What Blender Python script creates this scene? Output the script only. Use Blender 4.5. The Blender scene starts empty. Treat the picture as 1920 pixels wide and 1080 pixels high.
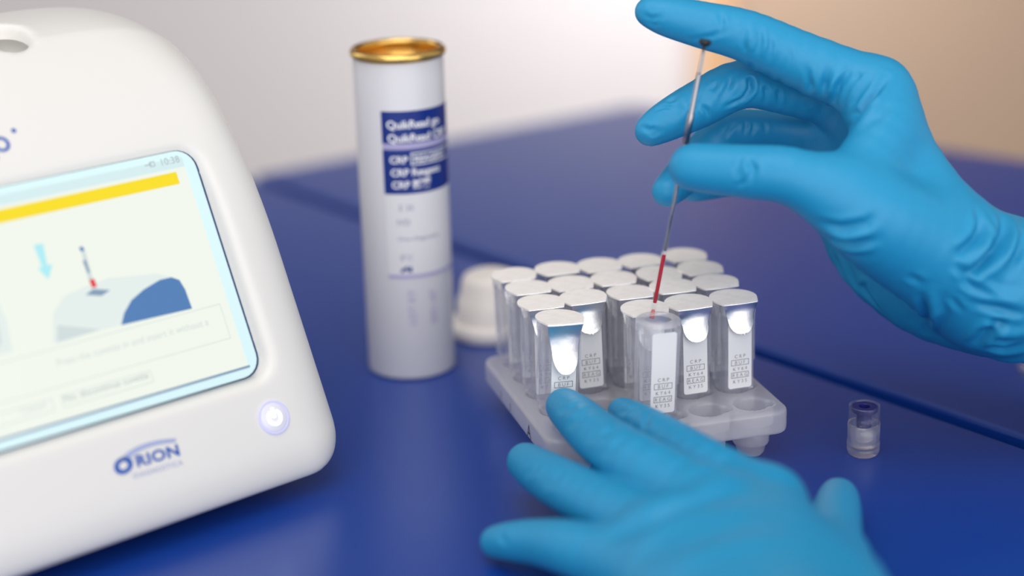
import bpy, bmesh, math, random
import numpy as np
from mathutils import Vector, Matrix, Quaternion
PI = math.pi
SC = bpy.context.scene
COL = SC.collection
random.seed(4)
rng = np.random.default_rng(7)

# ------------------------------------------------------------------ camera
F = 3500.0                      # focal length in pixels of the 1920x1080 frame
PITCH, ROLL, CAMH = math.radians(18.5), math.radians(1.6), 0.266
_f = np.array([0, math.cos(PITCH), -math.sin(PITCH)])
_r = np.array([1.0, 0, 0]); _u = np.cross(_r, _f)
_c, _s = math.cos(ROLL), math.sin(ROLL)
CR = _c * _r - _s * _u; CU = _c * _u + _s * _r; CF = _f
CO = np.array([0, 0, CAMH])
def ray(u, v): return CF + ((u - 960) / F) * CR - ((v - 540) / F) * CU
def on_z(u, v, z=0.0):
    d = ray(u, v); return CO + d * ((z - CAMH) / d[2])
def at(u, v, Z): return CO + ray(u, v) * Z
def on_plane(u, v, p0, n):
    d = ray(u, v); return CO + d * (((p0 - CO) @ n) / (d @ n))
def project(p):
    q = np.asarray(p) - CO; Z = q @ CF
    return 960 + F * (q @ CR) / Z, 540 - F * (q @ CU) / Z, Z

cam = bpy.data.cameras.new('camera'); cam_o = bpy.data.objects.new('camera', cam); COL.objects.link(cam_o)
m3 = Matrix((CR, CU, -CF)).transposed()
cam_o.matrix_world = Matrix.Translation(CO) @ m3.to_4x4()
cam.sensor_width = 36; cam.lens = F / 1920 * 36; cam.clip_start = 0.01; cam.clip_end = 50
cam.dof.use_dof = True; cam.dof.focus_distance = 0.645; cam.dof.aperture_fstop = 3.1
SC.camera = cam_o

# ------------------------------------------------------------------ light
W = bpy.data.worlds.new('room_light'); SC.world = W; W.use_nodes = True
W.node_tree.nodes['Background'].inputs[0].default_value = (1.0, 0.985, 0.965, 1)
W.node_tree.nodes['Background'].inputs[1].default_value = 0.50
def area(name, loc, target, sx, sy, power, col=(1, 1, 1)):
    l = bpy.data.lights.new(name, 'AREA'); l.shape = 'RECTANGLE'; l.size = sx; l.size_y = sy; l.energy = power; l.color = col
    o = bpy.data.objects.new(name, l); COL.objects.link(o); o.location = loc
    o.rotation_euler = (Vector(target) - Vector(loc)).to_track_quat('-Z', 'Y').to_euler(); return o
area('ceiling_lamp', (-0.2, 0.05, 1.7), (0.1, 0.6, 0), 1.4, 1.0, 12, (1, 0.97, 0.94))
area('left_fill', (-1.7, 1.55, 1.0), (0.0, 0.65, 0.0), 1.2, 1.2, 5, (0.97, 0.98, 1))  # weak added fill from the back left, no window known there
area('wall_fill', (0.24, 1.94, 0.15), (0.24, 2.3, -0.22), 0.45, 0.2, 3.2, (1, 0.99, 0.98))  # added fill that brightens the middle of the back wall, no real fixture
area('front_fill', (0.5, -1.5, 0.75), (0.0, 0.65, 0.03), 4.2, 2.2, 50, (1, 0.985, 0.96))  # big added fill behind the camera, brightens upright surfaces
SC.view_settings.view_transform = 'Standard'; SC.view_settings.look = 'None'
SC.view_settings.exposure = 0.0; SC.view_settings.gamma = 1.0; SC.view_settings.use_curve_mapping = False
SC.cycles.transparent_max_bounces = 48; SC.cycles.max_bounces = 10

# ------------------------------------------------------------------ materials
def mat(name, col, rough=0.5, metal=0.0, spec=0.5, emit=None, es=1.0, coat=0.0):
    m = bpy.data.materials.new(name); m.use_nodes = True
    b = m.node_tree.nodes['Principled BSDF']
    b.inputs['Base Color'].default_value = (*col, 1); b.inputs['Roughness'].default_value = rough
    b.inputs['Metallic'].default_value = metal; b.inputs['Specular IOR Level'].default_value = spec
    b.inputs['Coat Weight'].default_value = coat
    if emit: b.inputs['Emission Color'].default_value = (*emit, 1); b.inputs['Emission Strength'].default_value = es
    return m
def bump(m, scale, strength, dist=0.0005, detail=3, stretch=(1, 1, 1), coord='Object'):
    nt = m.node_tree; b = nt.nodes['Principled BSDF']
    tc = nt.nodes.new('ShaderNodeTexCoord'); mp = nt.nodes.new('ShaderNodeMapping'); mp.inputs['Scale'].default_value = stretch
    n = nt.nodes.new('ShaderNodeTexNoise'); n.inputs['Scale'].default_value = scale; n.inputs['Detail'].default_value = detail
    bp = nt.nodes.new('ShaderNodeBump'); bp.inputs['Strength'].default_value = strength; bp.inputs['Distance'].default_value = dist
    nt.links.new(tc.outputs[coord], mp.inputs[0]); nt.links.new(mp.outputs[0], n.inputs['Vector'])
    nt.links.new(n.outputs['Fac'], bp.inputs['Height']); nt.links.new(bp.outputs[0], b.inputs['Normal'])
    return n
def tint(m, noise, c0, c1, lo=0.35, hi=0.65):
    nt = m.node_tree; r = nt.nodes.new('ShaderNodeValToRGB')
    r.color_ramp.elements[0].position = lo; r.color_ramp.elements[0].color = (*c0, 1)
    r.color_ramp.elements[1].position = hi; r.color_ramp.elements[1].color = (*c1, 1)
    nt.links.new(noise.outputs['Fac'], r.inputs[0]); nt.links.new(r.outputs[0], nt.nodes['Principled BSDF'].inputs['Base Color'])
def clear_plastic(name, col, trans, rough=0.15, gloss=0.5, ior=1.45, streak=None):
    """cheap clear moulded plastic: see-through, a little milky, Fresnel gloss"""
    m = bpy.data.materials.new(name); m.use_nodes = True; nt = m.node_tree; nt.nodes.clear()
    out = nt.nodes.new('ShaderNodeOutputMaterial')
    tr = nt.nodes.new('ShaderNodeBsdfTransparent'); tr.inputs[0].default_value = (0.985, 0.985, 0.99, 1)
    df = nt.nodes.new('ShaderNodeBsdfDiffuse'); df.inputs[0].default_value = (*col, 1)
    tl = nt.nodes.new('ShaderNodeBsdfTranslucent'); tl.inputs[0].default_value = (*col, 1)
    gl = nt.nodes.new('ShaderNodeBsdfGlossy'); gl.inputs[0].default_value = (1, 1, 1, 1); gl.inputs['Roughness'].default_value = rough
    m1 = nt.nodes.new('ShaderNodeMixShader'); m1.inputs[0].default_value = 0.5
    nt.links.new(df.outputs[0], m1.inputs[1]); nt.links.new(tl.outputs[0], m1.inputs[2])
    m2 = nt.nodes.new('ShaderNodeMixShader'); m2.inputs[0].default_value = trans
    nt.links.new(m1.outputs[0], m2.inputs[1]); nt.links.new(tr.outputs[0], m2.inputs[2])
    lw = nt.nodes.new('ShaderNodeLayerWeight'); lw.inputs[0].default_value = 0.5
    pw = nt.nodes.new('ShaderNodeMath'); pw.operation = 'POWER'; pw.inputs[1].default_value = 3.5; nt.links.new(lw.outputs['Facing'], pw.inputs[0])
    ml = nt.nodes.new('ShaderNodeMath'); ml.operation = 'MULTIPLY_ADD'; ml.inputs[1].default_value = gloss; ml.inputs[2].default_value = 0.035
    nt.links.new(pw.outputs[0], ml.inputs[0])
    m3_ = nt.nodes.new('ShaderNodeMixShader'); nt.links.new(ml.outputs[0], m3_.inputs[0])
    nt.links.new(m2.outputs[0], m3_.inputs[1]); nt.links.new(gl.outputs[0], m3_.inputs[2]); nt.links.new(m3_.outputs[0], out.inputs[0])
    return m
M = {}
M['wall_white'] = mat('wall_white', (0.63, 0.595, 0.615), 0.8)
bump(M['wall_white'], 180, 0.1)
M['wall_dark_unseen'] = mat('wall_dark_unseen', (0.05, 0.055, 0.07), 0.8); bump(M['wall_dark_unseen'], 180, 0.1)  # invented dark upper wall, out of view, darkens the near tabletop's reflection
M['wall_tan'] = mat('wall_tan', (0.40, 0.285, 0.21), 0.8); bump(M['wall_tan'], 180, 0.1)
M['wood_post'] = mat('wood_post', (0.62, 0.37, 0.19), 0.5)
n_ = bump(M['wood_post'], 30, 0.1, stretch=(8, 8, 0.6)); tint(M['wood_post'], n_, (0.58, 0.33, 0.16), (0.66, 0.40, 0.22))
M['floor'] = mat('floor', (0.45, 0.42, 0.40), 0.5); bump(M['floor'], 90, 0.1)
M['table'] = mat('table_blue', (0.003, 0.042, 0.29), 0.30, spec=0.75)
bump(M['table'], 1500, 0.10, 0.00025, 2)
M['table_edge'] = mat('table_edge', (0.006, 0.035, 0.17), 0.5); bump(M['table_edge'], 800, 0.1)
M['steel'] = mat('steel', (0.55, 0.55, 0.57), 0.35, 1.0); bump(M['steel'], 300, 0.05)
M['device'] = mat('device_white', (0.77, 0.757, 0.74), 0.42, spec=0.4); bump(M['device'], 2500, 0.06, 0.0002)
M['slot_dark'] = mat('slot_grey', (0.40, 0.39, 0.37), 0.6); bump(M['slot_dark'], 900, 0.05)
M['glass_edge'] = mat('screen_glass', (0.62, 0.80, 0.82), 0.12, emit=(0.55, 0.82, 0.84), es=0.12); bump(M['glass_edge'], 10, 0.0)
M['gap'] = mat('screen_gap_shade', (0.01, 0.05, 0.16), 0.4); bump(M['gap'], 100, 0.02)  # dark blue stands in for the shadow in the gap round the glass
def emis(name, c, s=1.0):
    m = mat(name, (0.02, 0.02, 0.02), 0.2, spec=0.25, emit=c, es=s); bump(m, 10, 0.0); return m
M['display'] = emis('display_white', (0.86, 0.91, 0.82))
M['ui_yellow'] = emis('display_yellow', (0.93, 0.72, 0.0))
M['ui_cyan'] = emis('display_cyan', (0.42, 0.83, 0.90))
M['ui_blue'] = emis('display_blue', (0.07, 0.20, 0.46))
M['ui_red'] = emis('display_red', (0.75, 0.03, 0.05))
M['ui_pale'] = emis('display_pale', (0.76, 0.84, 0.81))
M['ui_mid'] = emis('display_grey_blue', (0.22, 0.33, 0.47))
M['ui_line'] = emis('display_line', (0.62, 0.70, 0.70))
M['ui_text'] = emis('display_text', (0.42, 0.50, 0.52))
M['ui_top'] = emis('display_top', (0.66, 0.84, 0.86))
M['btn'] = mat('button_white', (0.62, 0.62, 0.70), 0.3, emit=(0.80, 0.80, 1.0), es=0.22); bump(M['btn'], 10, 0.0)
M['btn_ring'] = mat('button_ring', (0.5, 0.5, 0.75), 0.3, emit=(0.55, 0.55, 1.0), es=0.35); bump(M['btn_ring'], 10, 0.0)
M['btn_sym'] = mat('button_symbol', (1, 1, 1), 0.3, emit=(1, 1, 1), es=2.5); bump(M['btn_sym'], 10, 0.0)
M['logo'] = mat('logo_blue', (0.0, 0.09, 0.46), 0.5); bump(M['logo'], 10, 0.0)
M['logo_pale'] = mat('logo_pale', (0.36, 0.42, 0.68), 0.5); bump(M['logo_pale'], 10, 0.0)
M['can'] = mat('can_white', (0.62, 0.62, 0.67), 0.33, spec=0.5); bump(M['can'], 600, 0.04)
M['gold'] = mat('gold_lacquer', (0.80, 0.52, 0.16), 0.24, 1.0); bump(M['gold'], 400, 0.05)
M['print_blue'] = mat('print_blue', (0.002, 0.025, 0.22), 0.35); bump(M['print_blue'], 10, 0.0)
M['print_white'] = mat('print_white', (0.85, 0.85, 0.9), 0.4); bump(M['print_white'], 10, 0.0)
M['print_pale'] = mat('print_pale', (0.72, 0.72, 0.75), 0.4); bump(M['print_pale'], 10, 0.0)
M['print_grey'] = mat('print_grey', (0.30, 0.30, 0.46), 0.5); bump(M['print_grey'], 10, 0.0)
M['print_lilac'] = mat('print_lilac', (0.40, 0.38, 0.62), 0.5); bump(M['print_lilac'], 10, 0.0)
M['lid'] = mat('lid_white', (0.97, 0.91, 0.85), 0.4); bump(M['lid'], 900, 0.05)
M['cuv'] = clear_plastic('cuvette_clear', (0.90, 0.90, 0.94), 0.82, 0.10, 0.6)
M['cuv_in'] = clear_plastic('cuvette_inner', (0.86, 0.86, 0.92), 0.86, 0.18, 0.45)
M['tray'] = clear_plastic('tray_milky', (0.90, 0.89, 0.93), 0.52, 0.3, 0.6)
M['vial'] = clear_plastic('vial_clear', (0.88, 0.86, 0.90), 0.84, 0.2, 0.5)
M['foil'] = mat('foil_paper', (0.86, 0.81, 0.78), 0.55, 0.0)
n_ = bump(M['foil'], 420, 0.25, 0.0004, 2); tint(M['foil'], n_, (0.88, 0.825, 0.79), (0.93, 0.89, 0.865))
M['foil_shiny'] = mat('foil_shiny', (0.90, 0.90, 0.92), 0.3, 1.0); bump(M['foil_shiny'], 900, 0.25, 0.0002, 2, (6, 6, 0.5))
M['label'] = mat('label_white', (0.88, 0.88, 0.90), 0.45); bump(M['label'], 10, 0.0)
M['ink'] = mat('label_ink', (0.03, 0.03, 0.05), 0.5); bump(M['ink'], 10, 0.0)
M['plug'] = mat('plug_blue', (0.010, 0.014, 0.16), 0.38, coat=0.1); bump(M['plug'], 800, 0.05)
M['clear'] = clear_plastic('clear_wall', (0.88, 0.86, 0.90), 0.955, 0.15, 0.45)
M['tube_glass'] = clear_plastic('capillary_glass', (0.85, 0.85, 0.88), 0.985, 0.05, 0.35, 1.5)
M['blood'] = mat('blood', (0.42, 0.0, 0.020), 0.35, spec=0.2); bump(M['blood'], 400, 0.02)
M['blood_thin'] = mat('blood_film', (0.80, 0.10, 0.08), 0.3); bump(M['blood_thin'], 400, 0.02)
M['blood_thin'].node_tree.nodes['Principled BSDF'].inputs['Alpha'].default_value = 0.75
M['wire'] = mat('plunger_steel', (0.36, 0.36, 0.40), 0.28, 1.0); bump(M['wire'], 500, 0.03)
M['black'] = mat('black_rubber', (0.012, 0.012, 0.014), 0.4); bump(M['black'], 500, 0.05)
M['glove'] = mat('glove_nitrile', (0.012, 0.28, 0.55), 0.48, spec=0.42)
n_ = bump(M['glove'], 700, 0.06, 0.0003, 4, (1.0, 1.0, 1.6)); tint(M['glove'], n_, (0.012, 0.280, 0.540), (0.015, 0.290, 0.555))
M['sleeve'] = mat('sleeve_white', (0.75, 0.76, 0.78), 0.85); bump(M['sleeve'], 600, 0.3)

# ------------------------------------------------------------------ object helpers
def put(name, mesh, material, parent=None, smooth=True, loc=None, mw=None):
    if material is not None: mesh.materials.clear(); mesh.materials.append(material)
    if smooth: mesh.polygons.foreach_set('use_smooth', [True] * len(mesh.polygons))
    o = bpy.data.objects.new(name, mesh); COL.objects.link(o)
    if parent is not None: o.parent = parent
    if loc is not None: o.location = loc
    if mw is not None: o.matrix_local = mw
    return o
def pyd(name, v, f):
    me = bpy.data.meshes.new(name); me.from_pydata([tuple(map(float, x)) for x in v], [], [tuple(map(int, x)) for x in f]); me.update(); return me
def thing(name, label, cat, loc=(0, 0, 0), group=None, rz=0.0):
    o = bpy.data.objects.new(name, None); COL.objects.link(o); o.empty_display_size = 0.01
    o.location = loc; o.rotation_euler = (0, 0, rz); tag(o, label, cat, group); return o
def tag(o, label, cat, group=None):
    o['label'] = label; o['category'] = cat
    if group: o['group'] = group
def bm_mesh(bm, name):
    bmesh.ops.recalc_face_normals(bm, faces=bm.faces[:])
    me = bpy.data.meshes.new(name); bm.to_mesh(me); bm.free(); return me
def sharp(o, ang=35):
    o.data.set_sharp_from_angle(angle=math.radians(ang)); return o
def box(name, x0, x1, y0, y1, z0, z1, bev=0.0, seg=2):
    bm = bmesh.new(); bmesh.ops.create_cube(bm, size=1)
    for v in bm.verts: v.co = Vector((x0 + (v.co.x + .5) * (x1 - x0), y0 + (v.co.y + .5) * (y1 - y0), z0 + (v.co.z + .5) * (z1 - z0)))
    if bev: bmesh.ops.bevel(bm, geom=bm.edges[:], offset=bev, segments=seg, affect='EDGES', profile=0.5)
    return bm_mesh(bm, name)
def lathe(name, prof, n=48):
    """closed profile list of (r,z); rotated about z"""
    v = []; f = []
    for i in range(n):
        a = 2 * PI * i / n; v += [(r * math.cos(a), r * math.sin(a), z) for r, z in prof]
    k = len(prof)
    for i in range(n):
        j = (i + 1) % n
        for q in range(k - 1): f.append((i * k + q, j * k + q, j * k + q + 1, i * k + q + 1))
    me = pyd(name, v, f); bm = bmesh.new(); bm.from_mesh(me)
    bmesh.ops.remove_doubles(bm, verts=bm.verts[:], dist=1e-7); bmesh.ops.recalc_face_normals(bm, faces=bm.faces[:])
    bm.to_mesh(me); bm.free(); return me
def prism(name, outline, z0, z1, bev=0.0, seg=3):
    bm = bmesh.new(); vs = [bm.verts.new((x, y, z0)) for x, y in outline]; fa = bm.faces.new(vs)
    r = bmesh.ops.extrude_face_region(bm, geom=[fa]); up = [e for e in r['geom'] if isinstance(e, bmesh.types.BMVert)]
    for v in up: v.co.z = z1
    if bev:
        ed = [e for e in bm.edges if abs(e.verts[0].co.z - e.verts[1].co.z) < 1e-9]
        bmesh.ops.bevel(bm, geom=ed, offset=bev, segments=seg, affect='EDGES', profile=0.5)
    return bm_mesh(bm, name)
def rrect(x0, x1, y0, y1, r, n=6):
    out = []
    for cx, cy, a0 in ((x1 - r, y0 + r, -PI / 2), (x1 - r, y1 - r, 0), (x0 + r, y1 - r, PI / 2), (x0 + r, y0 + r, PI)):
        for i in range(n + 1):
            a = a0 + PI / 2 * i / n; out.append((cx + r * math.cos(a), cy + r * math.sin(a)))
    return out
def flat(name, polys, z=0.0):
    """flat print: list of outlines at height z in local xy"""
    v = []; f = []
    for p in polys:
        k = len(v); v += [(x, y, z) for x, y in p]; f.append(tuple(range(k, k + len(p))))
    return pyd(name, v, f)
_txt = {}
def text_mesh(s, size, align='LEFT', bold=0.0, spacing=1.0):
    c = bpy.data.curves.new('txt', 'FONT'); c.body = s; c.size = size; c.align_x = align; c.offset = bold; c.space_character = spacing; c.resolution_u = 3
    o = bpy.data.objects.new('txt', c); COL.objects.link(o)
    bpy.context.view_layer.update()
    me = bpy.data.meshes.new_from_object(o.evaluated_get(bpy.context.evaluated_depsgraph_get()))
    bpy.data.objects.remove(o); bpy.data.curves.remove(c)
    me.materials.clear(); return me
def join(name, meshes):
    v = []; f = []
    for me in meshes:
        k = len(v); v += [tuple(x.co) for x in me.vertices]; f += [tuple(i + k for i in p.vertices) for p in me.polygons]
    return pyd(name, v, f)
def moved(me, dx=0, dy=0, dz=0, sx=1, sy=1, rot=0):
    me.transform(Matrix.Translation((dx, dy, dz)) @ Matrix.Rotation(rot, 4, 'Z') @ Matrix.Diagonal((sx, sy, 1, 1))); return me
def frame_poly(x0, x1, y0, y1, w):
    return [[(x0, y0), (x1, y0), (x1, y0 + w), (x0, y0 + w)], [(x0, y1 - w), (x1, y1 - w), (x1, y1), (x0, y1)],
            [(x0, y0 + w), (x0 + w, y0 + w), (x0 + w, y1 - w), (x0, y1 - w)], [(x1 - w, y0 + w), (x1, y0 + w), (x1, y1 - w), (x1 - w, y1 - w)]]

# ------------------------------------------------------------------ signed-distance modelling
def surface_nets(D, org, h):
    S = D < 0
    nx, ny, nz = D.shape
    c = np.zeros((nx - 1, ny - 1, nz - 1), np.uint8)
    for i in (0, 1):
        for j in (0, 1):
            for k in (0, 1): c += S[i:nx - 1 + i, j:ny - 1 + j, k:nz - 1 + k]
    cells = np.argwhere((c > 0) & (c < 8))
    idx = -np.ones(c.shape, np.int64); idx[tuple(cells.T)] = np.arange(len(cells))
    acc = np.zeros((len(cells), 3)); cnt = np.zeros(len(cells))
    corners = [(i, j, k) for i in (0, 1) for j in (0, 1) for k in (0, 1)]
    for a in corners:
        for ax in range(3):
            if a[ax]: continue
            b = list(a); b[ax] = 1
            da = D[tuple((cells + a).T)]; db = D[tuple((cells + b).T)]
            s = (da < 0) != (db < 0)
            t = np.where(s, da / np.where(s, da - db, 1), 0)
            p = np.tile(np.array(a, float), (len(cells), 1)); p[:, ax] = t
            acc += p * s[:, None]; cnt += s
    V = org + h * (cells + acc / cnt[:, None])
    quads = []
    for ax in range(3):
        sl0 = [slice(None)] * 3; sl1 = [slice(None)] * 3
        sl0[ax] = slice(0, -1); sl1[ax] = slice(1, None)
        e = np.argwhere(S[tuple(sl0)] != S[tuple(sl1)])
        o1, o2 = [(1, 2), (2, 0), (0, 1)][ax]
        e = e[(e[:, o1] > 0) & (e[:, o2] > 0) & (e[:, o1] < D.shape[o1] - 1) & (e[:, o2] < D.shape[o2] - 1)]
        q = []
        for d1, d2 in ((0, 0), (1, 0), (1, 1), (0, 1)):
            t = e.copy(); t[:, o1] -= 1 - d1; t[:, o2] -= 1 - d2; q.append(idx[tuple(t.T)])
        q = np.stack(q, 1); fl = ~S[tuple(e.T)]; q[fl] = q[fl][:, ::-1]; quads.append(q)
    return V, np.concatenate(quads)
def np_mesh(name, V, Q):
    me = bpy.data.meshes.new(name); me.vertices.add(len(V)); me.vertices.foreach_set('co', np.ascontiguousarray(V, dtype=np.float32).ravel())
    n = Q.shape[1]; me.loops.add(Q.size); me.loops.foreach_set('vertex_index', Q.astype(np.int32).ravel())
    me.polygons.add(len(Q)); me.polygons.foreach_set('loop_start', np.arange(0, Q.size, n, dtype=np.int32))
    me.update(calc_edges=True); me.validate(); return me
def relax(V, Q, it=2, w=0.5):
    e = np.concatenate([Q[:, [0, 1]], Q[:, [1, 2]], Q[:, [2, 3]], Q[:, [3, 0]]])
    e = np.concatenate([e, e[:, ::-1]])
    cnt = np.bincount(e[:, 0], minlength=len(V))[:, None].clip(1)
    for i in range(it):
        for ww in (w, -w * 0.9):          # Taubin: no shrinking
            s = np.stack([np.bincount(e[:, 0], V[e[:, 1], k], minlength=len(V)) for k in range(3)], 1)
            V = V + ww * (s / cnt - V)
    return V
def normals(V, Q):
    n = np.cross(V[Q[:, 2]] - V[Q[:, 0]], V[Q[:, 3]] - V[Q[:, 1]])
    N = np.zeros_like(V)
    for k in range(4):
        for a in range(3): N[:, a] += np.bincount(Q[:, k], n[:, a], minlength=len(V))
    return N / np.linalg.norm(N, axis=1)[:, None].clip(1e-12)
def smin(a, b, k):
    h = np.maximum(k - np.abs(a - b), 0) / k
    return np.minimum(a, b) - h * h * k * 0.25
def smax(a, b, k): return -smin(-a, -b, k)

def spline(pts, sub=4):
    P = np.array([list(p) + [r] for p, r in pts]); out = []
    for i in range(len(P) - 1):
        a, b, c, d = P[max(i - 1, 0)], P[i], P[i + 1], P[min(i + 2, len(P) - 1)]
        for t in np.arange(sub) / sub:
            m0 = (c - a) * 0.5; m1 = (d - b) * 0.5
            out.append((2 * t ** 3 - 3 * t * t + 1) * b + (t ** 3 - 2 * t * t + t) * m0 + (3 * t * t - 2 * t ** 3) * c + (t ** 3 - t * t) * m1)
    out.append(P[-1]); return [(o[:3], float(o[3])) for o in out]
class Field:
    def __init__(s, lo, hi, h):
        s.h = h; s.lo = np.array(lo, float); s.n = np.ceil((np.array(hi) - s.lo) / h).astype(int) + 1
        s.ax = [(s.lo[i] + h * np.arange(s.n[i])).astype(np.float32) for i in range(3)]
    def empty(s): return np.full(tuple(s.n), 0.02, np.float32)
    def chain(s, D, pts, k):
        """chain of round cones through pts = [(xyz, r)], joined to D with blend k"""
        pts = spline(pts); E = s.empty()
        for (a, ra), (b, rb) in zip(pts[:-1], pts[1:]):
            a = np.array(a, np.float32); b = np.array(b, np.float32); mr = max(ra, rb) + 0.013
            i0 = np.clip(np.floor((np.minimum(a, b) - mr - s.lo) / s.h).astype(int), 0, s.n)
            i1 = np.clip(np.ceil((np.maximum(a, b) + mr - s.lo) / s.h).astype(int) + 1, 0, s.n)
            if (i1 <= i0).any(): continue
            X = s.ax[0][i0[0]:i1[0], None, None] - a[0]; Y = s.ax[1][None, i0[1]:i1[1], None] - a[1]; Z = s.ax[2][None, None, i0[2]:i1[2]] - a[2]
            d = b - a; L = float(d @ d)
            t = np.clip((X * d[0] + Y * d[1] + Z * d[2]) / L, 0, 1)
            q = np.sqrt((X - d[0] * t) ** 2 + (Y - d[1] * t) ** 2 + (Z - d[2] * t) ** 2) - (ra + (rb - ra) * t)
            sl = tuple(slice(i0[i], i1[i]) for i in range(3))
            E[sl] = smin(E[sl], q.astype(np.float32), 0.0006)
        D[...] = smin(D, E, k)
        return D

# ------------------------------------------------------------------ room and tables
def structure(o): o['kind'] = 'structure'; return o
wb = structure(put('wall_back', box('wall_back', -1.9, 2.2, 2.32, 2.36, -0.75, 1.9), M['wall_dark_unseen'], smooth=False))
put('wall_lower', box('wall_lower', -1.9, 0.238, 2.30, 2.32, -0.75, 0.42), M['wall_white'], wb, smooth=False)  # bright lower wall; its unseen top edge is set for the table's reflection
put('wall_lower', box('wall_lower', 0.276, 2.2, 2.30, 2.32, -0.75, 0.42), M['wall_tan'], wb, smooth=False)
structure(put('trim_1', box('trim_1', 0.238, 0.276, 2.27, 2.38, -0.75, 1.9, 0.003), M['wood_post'], smooth=False))
structure(put('floor', box('floor', -1.9, 2.2, -1.2, 2.36, -0.80, -0.75), M['floor'], smooth=False))

Q_ = np.array([0.632, -0.775]); N_ = np.array([0.775, 0.632])
def ab(a, b): return tuple(a * Q_ + b * N_)
def table(name, label, corners, gz=-0.75):
    cx = sum(c[0] for c in corners) / 4; cy = sum(c[1] for c in corners) / 4
    t = thing(name, label, 'table', (cx, cy, gz))
    out = [(x - cx, y - cy) for x, y in corners]
    put('tabletop', prism('tabletop', out, -0.028 - gz, 0 - gz, 0.0016, 2), M['table'], t, smooth=False)
    me = None
    for x, y in out:
        o = put('leg', me or box('leg', -0.02, 0.02, -0.02, 0.02, 0, -0.028 - gz, 0.004), M['steel'], t, loc=(x * 0.9, y * 0.9, 0)); me = o.data; sharp(o)
    return t
GAP = 0.0042
table('table', 'blue table with a fine grained top under the rack and the analyzer',
      [ab(-0.868, -0.25), ab(-0.868, 0.523 - GAP), ab(0.55, 0.523 - GAP), ab(0.55, -0.25)][::-1])
table('table', 'second blue table, beyond the dark seam, behind the tubes and the hand',
      [ab(-0.869, 0.523 + GAP), (0.080, 1.153), (0.66, 0.692), ab(0.55, 0.523 + GAP)][::-1])

# ------------------------------------------------------------------ analyzer
B0 = on_z(520, 952, 0.0); EA = math.radians(40); TH = math.radians(64)
an = thing('analyzer', 'white benchtop analyzer with a lit touchscreen and round power button', 'analyzer', B0, rz=EA)
e_ = np.array([math.cos(EA), math.sin(EA), 0]); nb = np.array([-e_[1], e_[0], 0])
t_ = nb * math.cos(TH) + np.array([0, 0, math.sin(TH)]); nf = np.cross(e_, t_)   # face normal, towards the camera
Y0 = -0.0094; BP = B0 + nb * Y0
def face(u, v):
    p = on_plane(u, v, BP, nf) - BP; return float(p @ e_), float(p @ t_)
FM = Matrix(((1, 0, 0, 0), (0, math.cos(TH), -math.sin(TH), Y0), (0, math.sin(TH), math.cos(TH), 0), (0, 0, 0, 1)))  # local face frame: x=s, y=t, z=outwards
SR, SL = 0.0349, -0.1185       # right and left side
h = 0.0013
fd = Field((SL - 0.006, -0.016, -0.004), (SR + 0.006, 0.206, 0.178), h)
X = fd.ax[0][:, None, None]; Y = fd.ax[1][None, :, None]; Z = fd.ax[2][None, None, :]
front = -((Y - Y0) * math.sin(TH) - Z * math.cos(TH))          # <0 behind the sloping face
HT = 0.1713
prof = smax(smax(front, Z - (HT - 0.359 * np.maximum(Y - 0.09, 0)), 0.0881), -Z, 0.0070); prof = smax(prof, Y - 0.195, 0.05)
mid = (SL + SR) / 2; hw = (SR - SL) / 2
ax_ = np.abs(X - mid); rt = 0.0502; pn = 2.37
qx = ax_ - (hw - rt); qz = Z - (HT - rt)
outl = np.where((qx > 0) & (qz > 0), (np.maximum(qx, 0) ** pn + np.maximum(qz, 0) ** pn) ** (1 / pn) - rt, np.maximum(np.maximum(ax_ - hw, Z - HT), -Z)) + 0 * Y
rb = 0.0205; qz2 = rb - Z; qx2 = ax_ - (hw - rb)
outl = np.where((qx2 > 0) & (qz2 > 0), np.sqrt(np.maximum(qx2, 0) ** 2 + np.maximum(qz2, 0) ** 2) - rb, outl)
D = smax(prof, outl, 0.0235)
D0 = D.copy()
def sample(p):
    q = (np.asarray(p) - fd.lo) / h; q = np.clip(q, 0, fd.n - 1.001); i = q.astype(int); w = q - i; r = 0
    for a in (0, 1):
        for b in (0, 1):
            for c in (0, 1): r += D0[i[0] + a, i[1] + b, i[2] + c] * (w[0] if a else 1 - w[0]) * (w[1] if b else 1 - w[1]) * (w[2] if c else 1 - w[2])
    return r
def depth_at(s_, t2):           # how far the curved face lies behind the reference plane
    o = np.array([s_, Y0 + t2 * math.cos(TH), t2 * math.sin(TH)]); d = np.array([0, math.sin(TH), -math.cos(TH)])
    a, b = -0.001, 0.03
    for _ in range(18):
        m = (a + b) / 2
        if sample(o + d * m) > 0: a = m
        else: b = m
    return a
def hit(u, v):                  # point of the housing seen along a line of sight, in the analyzer's own axes
    d = ray(u, v); R_ = np.array([e_, nb, [0, 0, 1.0]])
    o = R_ @ (CO - B0); d = R_ @ d; z = 0.40
    while z < 0.9:
        p = o + d * z
        if np.all(p > fd.lo) and np.all(p < fd.lo + h * (fd.n - 1)) and sample(p) < 0: return p
        z += 0.0005
    return None
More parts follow.
